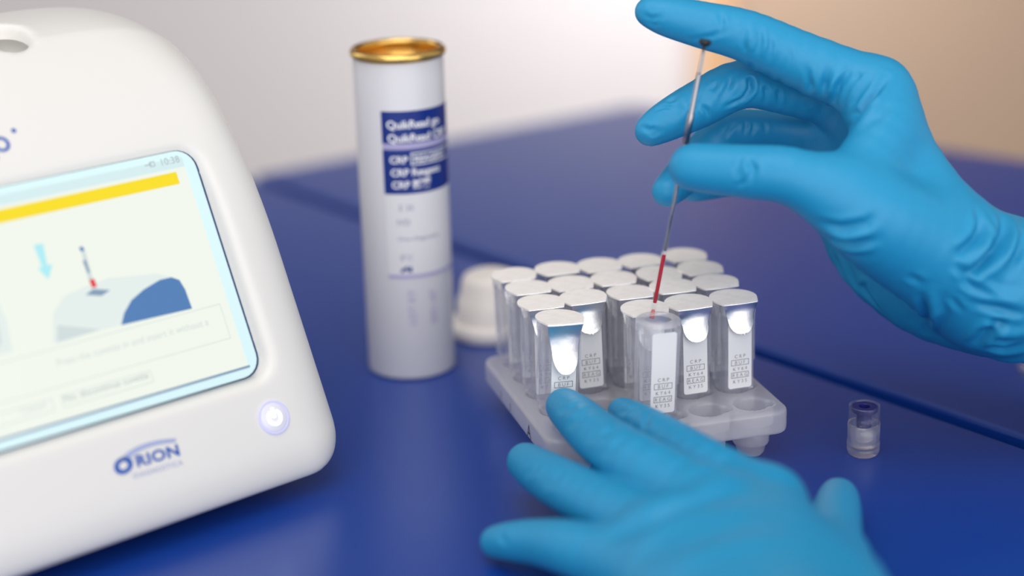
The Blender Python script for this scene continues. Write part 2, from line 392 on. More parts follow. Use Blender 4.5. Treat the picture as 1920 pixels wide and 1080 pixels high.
# screen recess in face coordinates
x1 = (face(375, 320)[0] + face(485, 640)[0]) / 2; y1 = (face(340, 279)[1] + face(100, 325)[1]) / 2; y0 = (face(460, 704)[1] + face(100, 819)[1]) / 2; x0 = x1 - 0.108
Tt = (Y - Y0) * math.cos(TH) + Z * math.sin(TH); Out = front
scx, scy, shx, shy = (x0 + x1) / 2, (y0 + y1) / 2, (x1 - x0) / 2, (y1 - y0) / 2
def rr2(px, py, hx, hy, r):
    qx = np.abs(px) - hx + r; qy = np.abs(py) - hy + r
    return np.sqrt(np.maximum(qx, 0) ** 2 + np.maximum(qy, 0) ** 2) + np.minimum(np.maximum(qx, qy), 0) - r
RD = 0.0052
rec = np.maximum(rr2(X - scx, Tt - scy, shx + 0.0016, shy + 0.0006, 0.007) - np.clip(Out + RD, 0, 0.008) * 0.45, -(Out + RD))
D = smax(D, -rec, 0.0022)
# cuvette port on the crown
pc = hit(8, 66)
port = np.sqrt(((X - pc[0]) / 0.0085) ** 2 + ((Y - pc[1]) / 0.012) ** 2 + ((Z - pc[2]) / 0.007) ** 2) - 1
D = smax(D, -(port * 0.007).astype(np.float32), 0.0015)
V, Qd = surface_nets(D, fd.lo, h); V = relax(V, Qd, 3)
pm = lathe('port_floor', [(math.sin(a) * 0.0066, math.cos(a) * 0.003) for a in [PI * i / 10 for i in range(11)]], 28)
put('port_floor', pm, M['slot_dark'], an, mw=Matrix.Translation((pc[0], pc[1] + 0.0005, pc[2] - 0.0052)) @ Matrix.Diagonal((1.15, 1.6, 1.1, 1)))
put('housing', np_mesh('housing', V, Qd), M['device'], an)
def on_face(name, me, material, parent, lift, smooth=False, fit=False):
    if fit:
        for v_ in me.vertices: v_.co.z -= depth_at(v_.co.x, v_.co.y)
    return put(name, me, material, parent, smooth, mw=FM @ Matrix.Translation((0, 0, lift)))
on_face('screen_gap_shade', prism('screen_gap_shade', rrect(x0 - .0008, x1 + .0016, y0 - .0004, y1 + .0004, 0.0072), -0.0006, 0.0), M['gap'], an, -RD + 0.0006)
scr = on_face('screen', prism('screen', rrect(x0, x1, y0, y1, 0.0068), 0, 0.0016, 0.0004), M['glass_edge'], an, -RD + 0.0009)
def ui(name, me, material, lift): return put(name, me, material, scr, False, loc=(0, 0, 0.0016 + lift))
def fp(*pts): return [face(u, v) for u, v in pts]
dx0, dx1, dy0, dy1 = x0 + 0.006, face(465, 660)[0], face(466, 684)[1], face(345, 290)[1]
ui('display', flat('display', [[(dx0, dy0), (dx1, dy0), (dx1, dy1 - 0.0034), (dx0, dy1 - 0.0034)]]), M['display'], 0.0001)
ui('status_bar', flat('status_bar', [[(dx0, dy1 - 0.0034), (dx1, dy1 - 0.0034), (dx1, dy1), (dx0, dy1)]]), M['ui_top'], 0.0001)
ui('shadow_line', flat('shadow_line', [[(dx0, dy0 - .0008), (dx1 + .0005, dy0 - .0008), (dx1 + .0005, dy0), (dx0, dy0)]]), M['ui_mid'], 0.00012)
yb1 = face(338, 318)[1]; yb0 = face(342, 341)[1]; yx = face(340, 330)[0]
ui('title_bar', flat('title_bar', [[(dx0, yb0), (yx, yb0), (yx, yb1), (dx0, yb1)]]), M['ui_yellow'], 0.0002)
ui('clock', moved(text_mesh('10:38', 0.0034, 'LEFT'), *face(307, 308)), M['ui_text'], 0.0003)
pl = face(283, 306)
ui('plug_icon', flat('plug_icon', [[(pl[0] + a, pl[1] + b) for a, b in p] for p in (
    [(-.0012, -.0002), (.0006, -.0002), (.0006, .0002), (-.0012, .0002)], [(.0006, -.0009), (.0012, -.0009), (.0012, .0009), (.0006, .0009)],
    [(.0012, .0006), (.0026, .0006), (.0026, .0009), (.0012, .0009)], [(.0012, -.0009), (.0026, -.0009), (.0026, -.0006), (.0012, -.0006)],
    [(.0023, -.0006), (.0026, -.0006), (.0026, .0006), (.0023, .0006)])]), M['ui_text'], 0.0003)
ui('arrow', flat('arrow', [fp((68, 456), (86, 453), (94, 494), (104, 492), (96, 521), (76, 500), (84, 497))]), M['ui_cyan'], 0.0003)
ui('picture_shell', flat('picture_shell', [fp((105, 585), (125, 552), (170, 532), (210, 518), (300, 510), (330, 516), (290, 540), (250, 572), (233, 606), (150, 628), (105, 642))]), M['ui_pale'], 0.0002)
ui('picture_shell', flat('picture_face', [fp((113, 607), (195, 615), (113, 640))]), M['ui_line'], 0.0003)
ui('picture_cover', flat('picture_cover', [fp((233, 607), (238, 585), (252, 560), (275, 540), (305, 522), (327, 517), (342, 522), (353, 540), (366, 576))]), M['ui_blue'], 0.0004)
ui('picture_port', flat('picture_port', [fp((166, 550), (180, 539), (212, 541), (196, 552))]), M['ui_mid'], 0.0004)
ui('picture_tube', flat('picture_tube', [fp((158, 470), (165, 468), (180, 522), (172, 524))]), M['ui_line'], 0.0004)
ui('picture_mark', flat('picture_mark', [fp((160, 486), (166, 484), (174, 508), (169, 509))]), M['ui_mid'], 0.00045)
ui('picture_blood', flat('picture_blood', [fp((172, 522), (182, 520), (187, 535), (178, 537))]), M['ui_red'], 0.0005)
ui('picture_knob', flat('picture_knob', [fp((153, 461), (160, 459), (164, 467), (157, 469))]), M['ui_blue'], 0.0005)
w_ = 0.00022
a0 = face(415, 572); a1 = face(443, 627)
ui('panel_border', flat('panel_border', frame_poly(dx0, a1[0] - 0.001, a1[1] - .0006, a0[1] + .0008, w_)), M['ui_line'], 0.0003)
ui('picture_side', flat('picture_side', [fp((0, 556), (18, 600), (30, 656), (0, 664))]), M['ui_pale'], 0.0002)
ui('picture_side_dark', flat('picture_side_dark', [fp((0, 596), (8, 640), (0, 652))]), M['ui_line'], 0.0003)
tm = text_mesh('Press the cuvette in and insert it without a', 0.0032, 'RIGHT')
ui('instruction_text', moved(tm, *face(398, 606)), M['ui_line'], 0.0004)
b0 = face(125, 760); b1 = face(292, 705)
ui('button_border', flat('button_border', frame_poly(b0[0], b1[0], b0[1] - .0005, b1[1] + .0024, 0.00025) + frame_poly(dx0, b0[0] - .003, b0[1] - .0005, b1[1] + .0024, 0.00025)), M['ui_line'], 0.0003)
ui('button_text', moved(text_mesh('No, discontinue cuvette', 0.0031, 'RIGHT'), b1[0] - .0012, b0[1] + .0012), M['ui_text'], 0.0004)
ui('button_text', moved(text_mesh('Cancel', 0.0031, 'RIGHT'), b0[0] - .0055, b0[1] + .0012), M['ui_line'], 0.0004)
# power button
ps, pt = face(513, 783)
pz = -depth_at(ps, pt)
bt = put('power_button', lathe('power_button', [(0, 0), (0.0050, 0), (0.0052, 0.0003), (0.0046, 0.0007), (0, 0.0007)], 40), M['btn'], an, mw=FM @ Matrix.Translation((ps, pt, pz)))
rg = put('glow_ring', lathe('glow_ring', [(0.0050, 0), (0.0058, 0), (0.0057, 0.0005), (0.0051, 0.0005), (0.0050, 0)], 40), M['btn_ring'], bt)
def arc_pts(r0, r1, a0, a1, n=20):
    return [(r1 * math.cos(a0 + (a1 - a0) * i / n), r1 * math.sin(a0 + (a1 - a0) * i / n)) for i in range(n + 1)] + \
           [(r0 * math.cos(a1 - (a1 - a0) * i / n), r0 * math.sin(a1 - (a1 - a0) * i / n)) for i in range(n + 1)]
def ring_quads(r0, r1, a0, a1, n=20):
    q = []
    for i in range(n):
        b0_, b1_ = a0 + (a1 - a0) * i / n, a0 + (a1 - a0) * (i + 1) / n
        q.append([(r0 * math.cos(b0_), r0 * math.sin(b0_)), (r1 * math.cos(b0_), r1 * math.sin(b0_)), (r1 * math.cos(b1_), r1 * math.sin(b1_)), (r0 * math.cos(b1_), r0 * math.sin(b1_))])
    return q
put('power_symbol', flat('power_symbol', ring_quads(0.0019, 0.0027, PI * 0.68, PI * 2.32) + [[(-.0004, 0), (.0004, 0), (.0004, .0032), (-.0004, .0032)]], 0.0009), M['btn_sym'], bt, False)
# maker's logo, below the screen
def logo_part(name, me, m): return on_face(name, me, m, an, 0.00025, fit=True)
o0 = face(232, 872); o1 = face(338, 842); rot = math.atan2(o1[1] - o0[1], o1[0] - o0[0])
oc = face(231, 873)
pcs = [moved(flat('ring', [[(a * 1.15, b * 0.9) for a, b in q] for q in ring_quads(0.0014, 0.0029, 0, 2 * PI, 28)]), *oc, rot=rot + 0.25)]
tr = text_mesh('RION', 0.0064, 'LEFT', 0.00018, 1.05); pcs.append(moved(tr, oc[0] + 0.0042 * math.cos(rot) , oc[1] - 0.0016 + 0.0042 * math.sin(rot), sx=0.98, sy=0.78, rot=rot))
logo_part('logo', join('logo', pcs), M['logo'])
sw = []
c0, c1, c2, c3 = [np.array(face(*p)) for p in ((222, 866), (240, 838), (280, 824), (330, 822))]
d0, d1, d2, d3 = [np.array(face(*p)) for p in ((243, 860), (252, 846), (286, 832), (328, 829))]
bz = lambda a, b, c, d, t: a * (1 - t) ** 3 + 3 * b * t * (1 - t) ** 2 + 3 * c * t * t * (1 - t) + d * t ** 3
for i in range(16):
    a, b = i / 16, (i + 1) / 16
    sw.append([tuple(bz(c0, c1, c2, c3, a)), tuple(bz(d0, d1, d2, d3, a)), tuple(bz(d0, d1, d2, d3, b)), tuple(bz(c0, c1, c2, c3, b))])
logo_part('logo_arc', flat('logo_arc', [q[::-1] for q in sw]), M['logo_pale'])
g0 = face(250, 898)
logo_part('logo_text', moved(text_mesh('DIAGNOSTICA', 0.0024, 'LEFT', 0, 1.15), *g0, rot=rot), M['logo_pale'])
def spot(u, v): p = hit(u, v); return float(p[0]), float((p[1] - Y0) * math.cos(TH) + p[2] * math.sin(TH))
g0 = spot(25, 280)
on_face('brand_text', moved(text_mesh('QuikRead go', 0.0116, 'RIGHT', 0, 0.94), g0[0], g0[1], rot=0.05), M['logo'], an, 0.0003, fit=True)
g0 = spot(25, 245)
on_face('brand_mark', flat('brand_mark', [[(g0[0] + a, g0[1] + b) for a, b in q] for q in ring_quads(0.0002, 0.0008, 0, 2 * PI, 12)]), M['logo'], an, 0.0003, fit=True)

# ------------------------------------------------------------------ metal tube (can)
cb = on_z(773, 684, 0); CRAD = 0.0173; CHT = 0.1285
can = thing('metal_canister', 'tall white metal canister with a gold rim and blue printed panel, open on top', 'canister', cb)
put('body', lathe('body', [(0, 0.0012), (0.0150, 0.0012), (0.0160, 0), (0.0172, 0.0006), (CRAD, 0.0015), (CRAD, CHT - .003), (CRAD - .0005, CHT - .0022), (CRAD - .0006, CHT - .004)], 80), M['can'], can)
put('liner', lathe('liner', [(CRAD - .0006, CHT - .002), (CRAD - .0007, 0.006), (0, 0.006), (0, 0.0054), (CRAD - .0002, 0.0056), (CRAD - .0003, CHT - .002), (CRAD - .0006, CHT - .002)], 64), M['gold'], can)
put('rim', lathe('rim', [(CRAD - .0002 + 0.0013 * math.cos(a), CHT - .0008 + 0.0016 * math.sin(a)) for a in [i * 2 * PI / 14 for i in range(15)]], 80), M['gold'], can)
def can_z(v, phi=0.0):
    best = 0
    for z in np.arange(0, CHT, 0.0002):
        p = np.array(cb) + [CRAD * math.sin(phi), -CRAD * math.cos(phi), z]
        if project(p)[1] < v: return z
    return CHT
def wrap(me, x_phi0, lift):
    """bend a flat mesh (x along the circumference, y up) round the canister"""
    v = np.zeros(len(me.vertices) * 3); me.vertices.foreach_get('co', v); v = v.reshape(-1, 3)
    ph = x_phi0 + v[:, 0] / CRAD; r = CRAD + lift
    me.vertices.foreach_set('co', np.stack([r * np.sin(ph), -r * np.cos(ph), v[:, 1]], 1).ravel()); me.update(); return me
def patch(w, z0, z1, n=40): return flat('patch', [[(w * i / n, z0), (w * (i + 1) / n, z0), (w * (i + 1) / n, z1), (w * i / n, z1)] for i in range(n)])
P0 = math.radians(-22); PW = CRAD * math.radians(142)
zt, zm1, zm0, zb = can_z(209, P0), can_z(269, P0), can_z(281, P0), can_z(364, P0)
put('label_panel', wrap(patch(PW, zm1, zt), P0, 0.00010), M['print_blue'], can)
put('label_panel', wrap(patch(PW, zm0, zb) if zb > zm0 else patch(PW, zb, zm0), P0, 0.00010), M['print_blue'], can)
put('label_band', wrap(patch(PW, min(zm0, zm1), max(zm0, zm1)), P0, 0.00010), M['print_lilac'], can)
put('label_paper', wrap(patch(PW, can_z(522, P0), zb), P0, 0.00010), M['print_pale'], can)
put('label_line', wrap(patch(PW, can_z(522, P0), can_z(515, P0)), P0, 0.00016), M['print_lilac'], can)
def can_text(s, u, v, px, m, spacing=1.0, name='label_text', bold=0.0):
    ph = P0 + (u - 717) / 81 * 0.95
    z = can_z(v, ph); me = text_mesh(s, px / 4.55 / 1000 * 1.15, 'LEFT', bold, spacing)
    bm = bmesh.new(); bm.from_mesh(me); bmesh.ops.subdivide_edges(bm, edges=[e for e in bm.edges if e.calc_length() > 0.0015], cuts=2); bm.to_mesh(me); bm.free()
    moved(me, 0, z); put(name, wrap(me, ph, 0.00022), m, can, False)
can_text('QuikRead go', 727, 242, 17, M['print_white'], 0.97, bold=0.0001)
can_text('QuikRead CRP', 728, 267, 17, M['print_white'], 0.97, bold=0.0001)
can_text('CRP', 730, 307, 15, M['print_white'], 1.0, bold=0.0001)
can_text('REAGENT', 776, 304, 13, M['print_white'], 1.05, bold=0.0001)
can_text('CRP Reagens', 731, 331, 15, M['print_white'], bold=0.0001)
can_text('CRP \u8a66\u85ac', 732, 354, 15, M['print_white'], bold=0.0001)
ph = P0 + (770 - 717) / 81 * 0.95; z0_, z1_ = can_z(310, ph), can_z(287, ph)
fr = frame_poly(0, 0.0200, z0_, z1_, 0.0005)
me = flat('fr', fr); bm = bmesh.new(); bm.from_mesh(me); bmesh.ops.subdivide_edges(bm, edges=[e for e in bm.edges if e.calc_length() > 0.0015], cuts=12); bm.to_mesh(me); bm.free()
put('label_frame', wrap(me, ph, 0.0002), M['print_white'], can, False)
can_text('\u03a3 25', 742, 396, 12, M['print_grey'])
can_text('IVD', 738, 423, 13, M['print_grey'])
can_text('Orion Diagnostica', 738, 452, 9, M['print_grey'])
can_text('8\u00b0C', 742, 488, 12, M['print_grey'])
ph = P0 + (742 - 717) / 81 * 0.95; zz = can_z(512, ph)
put('label_mark', wrap(flat('mk', [[(0, zz), (.0042, zz), (.0042, zz + .0026), (.0026, zz + .0014), (.0026, zz + .0026), (0, zz + .0012)]]), ph, 0.0002), M['print_blue'], can, False)
for u, v, s in ((752, 610, 'LOT KY'), (795, 608, '2021-07')):   # lot print running up the side
    ph = P0 + (u - 717) / 81 * 0.95; me = text_mesh(s, 0.0042, 'LEFT'); moved(me, rot=PI / 2); moved(me, 0.003, can_z(v, ph)); put('lot_print', wrap(me, ph, 0.0002), M['print_lilac'], can, False)

# ------------------------------------------------------------------ stopper of the canister
lb = on_z(922, 622, 0)
lid = thing('stopper', 'white plastic stopper lying flange down on the table behind the rack', 'stopper', lb)
put('flange', lathe('flange', [(0, 0), (0.0170, 0), (0.0179, 0.0008), (0.0180, 0.0046), (0.0172, 0.0060), (0.0140, 0.0066), (0, 0.0066)], 64), M['lid'], lid)
put('plug', lathe('plug', [(0.0150, 0.006), (0.0149, 0.0085), (0.0144, 0.0095), (0.0141, 0.0150), (0.0131, 0.0160), (0.0121, 0.0225), (0.0108, 0.0252), (0.0086, 0.0262), (0, 0.0264)], 64), M['lid'], lid)

# ------------------------------------------------------------------ rack
YAW = math.radians(15.2); ex = np.array([math.cos(YAW), math.sin(YAW), 0]); ey = np.array([-math.sin(YAW), math.cos(YAW), 0])
PX, PY = 0.0164, 0.0168; TOPZ = 0.0190; CH = 0.034
c45 = on_z(1376, 556, TOPZ + CH)
ctr = c45 - ex * 2 * PX + ey * PY          # centre of the 5 x 5 grid
ctr[2] = 0
rack = thing('cuvette_rack', 'milky clear plastic rack with five rows of wells, holding the cuvettes', 'rack', ctr, rz=YAW)
HX, HY = 2 * PX + 0.0112, 2 * PY + 0.0100
h = 0.0007
fr = Field((-HX - .002, -HY - .002, 0.0085), (HX + .002, HY + .002, TOPZ + .0015), h)
X = fr.ax[0][:, None, None]; Y = fr.ax[1][None, :, None]; Z = fr.ax[2][None, None, :]
D = smax(rr2(X, Y, HX, HY, 0.006) + 0 * Z, np.abs(Z - (0.0100 + TOPZ) / 2) - (TOPZ - 0.0100) / 2, 0.0018)
wells = np.full(D.shape, 1.0, np.float32)
for i in range(5):
    for j in range(5):
        cx, cy = (i - 2) * PX, (j - 2) * PY
        w = np.minimum(np.sqrt((X - cx) ** 2 + (Y - cy) ** 2) - 0.0058, np.sqrt((X - cx - 0.0052) ** 2 + (Y - cy + 0.0012) ** 2) - 0.0026)
        wells = np.minimum(wells, w + 0 * Z)
D = smax(D, -np.maximum(wells, 0.0112 - Z), 0.0006)
V, Qd = surface_nets(D.astype(np.float32), fr.lo, h); V = relax(V, Qd, 2)
put('tray', np_mesh('tray', V, Qd), M['tray'], rack)
foot_me = lathe('foot', [(0, 0.0112), (0.0066, 0.0112), (0.0064, 0.0052), (0.0061, 0.0046), (0.0054, 0.0040), (0.0048, 0.0014), (0.0040, 0.0004), (0.0026, 0), (0, 0.0002)], 28)
for i in range(5):
    for j in range(5): put('foot', foot_me, M['tray'], rack, loc=((i - 2) * PX, (j - 2) * PY, 0))
RM = Matrix(((0, 0, -1, -HX - .0002), (-1, 0, 0, 0), (0, 1, 0, 0), (0, 0, 0, 1)))
for k in (0, 1):
    me = flat('tick_mark', [[(a + k * .0125, TOPZ - b) for a, b in ((-.0165, .0068), (-.0159, .0068), (-.0157, .0038), (-.0163, .0038))]]); me.transform(RM)
    put('tick_mark', me, M['ink'], rack, False)
me = moved(text_mesh('A', 0.007), 0.018, TOPZ - .0075); me.transform(RM); put('letter_mark', me, M['ink'], rack, False)

# ------------------------------------------------------------------ cuvettes
FW, FH = 0.0063, 0.0068      # half width of the straight front, distance of the front from the centre
def d_outline(r, fw, fy, n=14):
    """rounded back, straight front edge, short bevels between"""
    a0 = math.radians(-18); pts = [(-fw, -fy), (fw, -fy)]
    for i in range(n + 1):
        a = a0 + (PI - 2 * a0) * i / n; pts.append((r * math.cos(a), r * math.sin(a)))
    return pts
def loft(name, rings, cap0=True, cap1=True):
    v = []; f = []; k = len(rings[0][0])
    for out, z in rings: v += [(x, y, z) for x, y in out]
    for i in range(len(rings) - 1):
        for j in range(k): f.append((i * k + j, i * k + (j + 1) % k, (i + 1) * k + (j + 1) % k, (i + 1) * k + j))
    if cap0: f.append(tuple(range(k))[::-1])
    if cap1: f.append(tuple((len(rings) - 1) * k + j for j in range(k)))
    return pyd(name, v, f)
circ = lambda r, n=24: [(r * math.cos(2 * PI * i / n), r * math.sin(2 * PI * i / n)) for i in range(n)]
def cuvette_body():
    # the moulded body: D-shaped collar, ribbed shaft, round foot that sits in the well
    A = d_outline(0.0078, 0.0058, 0.0064); B = d_outline(0.0071, 0.0055, 0.0062); Cc = d_outline(0.0066, 0.0053, 0.0060); Dd = d_outline(0.0054, 0.0040, 0.0048)
    shell = loft('shell', [(Dd, -0.0070), (Dd, 0.0008), (Cc, 0.0014), (Cc, 0.0160), (B, 0.0168), (B, CH - 0.0048), (A, CH - 0.0042), (A, CH - 0.0004)], True, False)
    ms = [shell]
    for sx in (-1, 1):                       # vertical ribs on both flanks and the back
        for yy, ln in ((-0.0030, 0.019), (0.0006, 0.026), (0.0040, 0.019)):
            xr = math.sqrt(max(0.0071 ** 2 - yy ** 2, 1e-9))
            ms.append(box('rib', sx * xr - .0005, sx * xr + .0005, yy - .0005, yy + .0005, CH - 0.004 - ln, CH - 0.004))
    return join('body', ms)
bore_me = lathe('bore', [(0, -0.004), (0.0030, -0.004), (0.0044, 0.004), (0.0048, CH - .0006)], 28)
body_me = cuvette_body()
def foil_top():
    o = d_outline(0.0084, 0.0064, 0.0070, 20)
    me = prism('foil_top', o, CH - 0.0003, CH + 0.0003); return me
def foil_flap(length, curl, seed):
    r = random.Random(seed); v = []; f = []; nu, nv = 12, 26
    for j in range(nv + 1):
        if j <= 12: t = 0.58 * j / 12; hwid = 0.0064 - 0.0017 * t / 0.58
        else: th_ = (j - 12) / 14 * PI / 2; t = 0.58 + 0.42 * math.sin(th_); hwid = max(0.0047 * math.cos(th_) ** 0.85, 0.00008)
        s = t * length
        # the flap leaves the edge outwards, bends down and lies against the front
        yy = -0.0073 + 0.0007 * math.sin(min(t * 3.0, 1) * PI / 2) - (0.0040 * curl) * max(t - 0.18, 0) ** 1.7
        zz = CH + 0.0002 - s
        for i in range(nu + 1):
            x = math.sin((i / nu * 2 - 1) * PI / 2)
            v.append((x * hwid, yy + 0.0005 * (x * x) * math.sin(t * PI) - 0.0004 * (1 - x * x) * math.sin(t * PI) + r.uniform(-.00003, .00003), zz))
    for j in range(nv):
        for i in range(nu): f.append((j * (nu + 1) + i, j * (nu + 1) + i + 1, (j + 1) * (nu + 1) + i + 1, (j + 1) * (nu + 1) + i))
    me = pyd('foil_flap', v, f); bm = bmesh.new(); bm.from_mesh(me)
    bmesh.ops.solidify(bm, geom=bm.faces[:], thickness=0.00012); bmesh.ops.recalc_face_normals(bm, faces=bm.faces[:]); bm.to_mesh(me); bm.free(); return me
LY = -0.0062
def label_mesh(top):
    me = prism('label', rrect(-0.0044, 0.0044, 0.0022, top, 0.0009), 0, 0.00012)
    me.transform(Matrix(((1, 0, 0, 0), (0, 0, -1, LY - .0001), (0, 1, 0, 0), (0, 0, 0, 1)))); return me
def label_print():
    ms = []
    for i, s in enumerate(('CRP', 'BUF', 'KY64', 'REAG', 'KY35')):
        y = 0.0136 - i * 0.00235
        ms.append(moved(text_mesh(s, 0.00185, 'CENTER', -0.00003, 1.45), 0, y))
        if s in ('BUF', 'REAG'): ms.append(flat('f', frame_poly(-0.0033, 0.0033, y - .00042, y + .00172, 0.00014)))
    me = join('label_print', ms); me.transform(Matrix(((1, 0, 0, 0), (0, 0, -1, LY - .00028), (0, 1, 0, 0), (0, 0, 0, 1)))); return me
foil_me = foil_top(); lab_lo = label_mesh(0.0265); lab_hi = label_mesh(0.0310); print_me = label_print()
flap_me = [foil_flap(0.0118, 1.0, 1), foil_flap(0.0108, 0.9, 2), foil_flap(0.0125, 1.15, 3)]
long_flap = foil_flap(0.0175, 1.2, 5)
NTH = ['first', 'second', 'third', 'fourth', 'fifth']
def grid(i, j, z): p = ctr + ex * (i - 2) * PX + ey * (2 - j) * PY; return (p[0], p[1], z)   # column i, row j (0 = back row)
def cuvette(i, j, label, sealed=True, flap=None, lean=(0, 0), dz=0.0, spin=0.0, group='foil sealed cuvettes in the rack'):
    c = thing('cuvette', label, 'cuvette', grid(i, j, TOPZ + dz), group, YAW + spin)
    c.rotation_euler = (lean[0], lean[1], YAW + spin)
    sharp(put('body', body_me, M['cuv'], c), 40)
    put('bore', bore_me, M['cuv_in'], c)
    if sealed:
        put('foil_lid', foil_me, M['foil'], c, False); put('foil_flap', flap or flap_me[(i * 7 + j * 3) % 3], M['foil_shiny'], c)
    l = put('label_sticker', lab_lo if sealed else lab_hi, M['label'], c, False)
    put('label_print', print_me, M['ink'], l, False)
    return c
for j in range(4):
    for i in range(5):
        if j == 3 and i == 1: continue
        lean = (random.uniform(-.015, .015), random.uniform(-.02, .02)); fl = None; dz = random.uniform(-.0003, .0004)
        if j == 3 and i == 0: lab = 'foil sealed cuvette nearest the fingertips, long shiny flap hanging over its label'; lean = (0.0, 0.045); fl = long_flap
        elif j == 3 and i == 2: lab = 'foil sealed cuvette standing directly behind the open cuvette'
        elif j == 3 and i == 3: lab = 'foil sealed cuvette right of the open cuvette, its label sharp and readable'; lean = (0, -0.02)
        elif j == 3 and i == 4: lab = 'foil sealed cuvette at the right end of the nearest full row, label facing front'; lean = (0, -0.01)
        elif j == 2 and i == 1: lab = 'foil sealed cuvette behind the empty well, flap and label showing between two tubes'; lean = (0, -0.03)
        else:
            lab = 'foil sealed clear cuvette, %s from the left in the %s' % (NTH[i], ['back row of the rack', 'second row from the back', 'third row from the back'][j])
        cuvette(i, j, lab, True, fl, lean, dz, random.uniform(-.03, .03))
oc_pos = -0.0027
oc_ = cuvette(2, 4, 'open cuvette without foil, capillary tip in its mouth, in the front of the rack', False, None, (0.0, 0.035), 0.0015, 0.03, None)
oc_.location = Vector(oc_.location) + Vector(ex) * oc_pos
put('rim', lathe('rim', [(0.0048, CH - .0006), (0.0050, CH + .0003), (0.0056, CH + .0005), (0.0068, CH + .0004), (0.0076, CH - .0002), (0.0078, CH - .0012)], 40), M['tray'], oc_)

# ------------------------------------------------------------------ capillary
tip = on_z(1222, 597, TOPZ + CH - 0.0005); Zt = project(tip)[2]
top = at(1321, 84, Zt - 0.030); axis = top - tip; LEN = float(np.linalg.norm(axis))
cap = thing('capillary', 'thin glass capillary holding red blood, black plunger end under the index finger', 'capillary', tip)
cap.rotation_mode = 'QUATERNION'; cap.rotation_quaternion = Vector(axis).to_track_quat('Z', 'Y')
def fr_len(v):  # length along the axis for an image row
    best = min(np.linspace(0, LEN, 400), key=lambda s: abs(project(tip + axis / LEN * s)[1] - v)); return float(best)
zA, zB, zC = fr_len(567), fr_len(478), fr_len(225)
put('glass_tube', lathe('glass_tube', [(0.00055, 0), (0.00105, 0), (0.00105, zC), (0.00055, zC), (0.00055, 0)], 20), M['tube_glass'], cap)
put('blood_column', lathe('blood_column', [(0, zA), (0.00058, zA), (0.00066, zA + .0004), (0.00066, zB), (0, zB)], 16), M['blood'], cap)
put('blood_drop', lathe('blood_drop', [(0, 0.0001), (0.0008, 0.0001), (0.0009, 0.0012), (0.0006, 0.0028), (0.0004, 0.0032), (0, 0.0032)], 16), M['blood_thin'], cap)
put('plunger_rod', lathe('plunger_rod', [(0, zB + .0016), (0.00048, zB + .0016), (0.00048, fr_len(395)), (0.00062, fr_len(390)), (0.00062, fr_len(262)), (0.00050, fr_len(255)), (0.00050, LEN), (0, LEN)], 16), M['wire'], cap)
put('sleeve', lathe('sleeve', [(0.0006, fr_len(270)), (0.00112, fr_len(270)), (0.00112, fr_len(215)), (0.00082, fr_len(212)), (0.00082, fr_len(140)), (0.00060, fr_len(137)), (0.0006, fr_len(270))], 18), M['wire'], cap)
put('plunger_end', lathe('plunger_end', [(0, LEN - .0004), (0.0012, LEN - .0004), (0.0019, LEN + .0003), (0.0021, LEN + .0010), (0.0019, LEN + .0016), (0, LEN + .0018)], 24), M['black'], cap)

# ------------------------------------------------------------------ capped vial on the right
vb = on_z(1618, 850, 0)
vi = thing('plunger_vial', 'small clear ribbed vial with a dark blue flanged plug inside, standing alone', 'vial', vb)
R = 0.0056
base = [(0, 0.0002), (0.0047, 0.0), (0.0053, 0.0006), (0.0053, 0.0012), (0.0057, 0.0016), (0.0057, 0.0024), (0.0053, 0.0028), (0.0053, 0.0032), (0.0058, 0.0036), (0.0058, 0.0044), (0.0054, 0.0048), (0.0055, 0.0058), (0.0056, 0.0062), (0.0056, 0.0116), (0.0049, 0.0116), (0.0044, 0.0060), (0.0042, 0.0030), (0, 0.0030)]
put('ribbed_base', lathe('ribbed_base', base, 40), M['vial'], vi)
put('clear_wall', lathe('clear_wall', [(0.0049, 0.0117), (0.0055, 0.0117), (0.0055, 0.0180), (0.0053, 0.0184), (0.0050, 0.0183), (0.0049, 0.0117)], 40), M['clear'], vi)
put('core', lathe('core', [(0, 0.0050), (0.0026, 0.0050), (0.0027, 0.0056), (0.0027, 0.0105), (0, 0.0105)], 24), M['vial'], vi)
put('chip', box('chip', -0.0006, 0.0026, -0.0036, -0.0030, 0.0060, 0.0086, 0.0002), M['vial'], vi, False)
sharp(put('plug', lathe('plug', [(0, 0.0104), (0.0026, 0.0104), (0.0027, 0.0108), (0.0027, 0.0158), (0.0043, 0.0160), (0.0046, 0.0164), (0.0046, 0.0176), (0.0043, 0.0179), (0.0021, 0.0179), (0.0019, 0.0177), (0.0018, 0.0150), (0, 0.0150)], 36), M['plug'], vi), 40)

# ------------------------------------------------------------------ clear dish at the right edge
db = on_z(1960, 700, 0)
ds = thing('clear_dish', 'clear plastic dish on the far table, cut off by the right frame edge', 'dish', db)
put('dish_wall', lathe('dish_wall', [(0.0100, 0), (0.0106, 0), (0.0112, 0.006), (0.0114, 0.0064), (0.0108, 0.0064), (0.0104, 0.0012), (0.0100, 0)], 40), M['clear'], ds)
put('dish_base', lathe('dish_base', [(0, 0), (0.0101, 0), (0.0101, 0.0010), (0, 0.0010)], 40), M['clear'], ds)

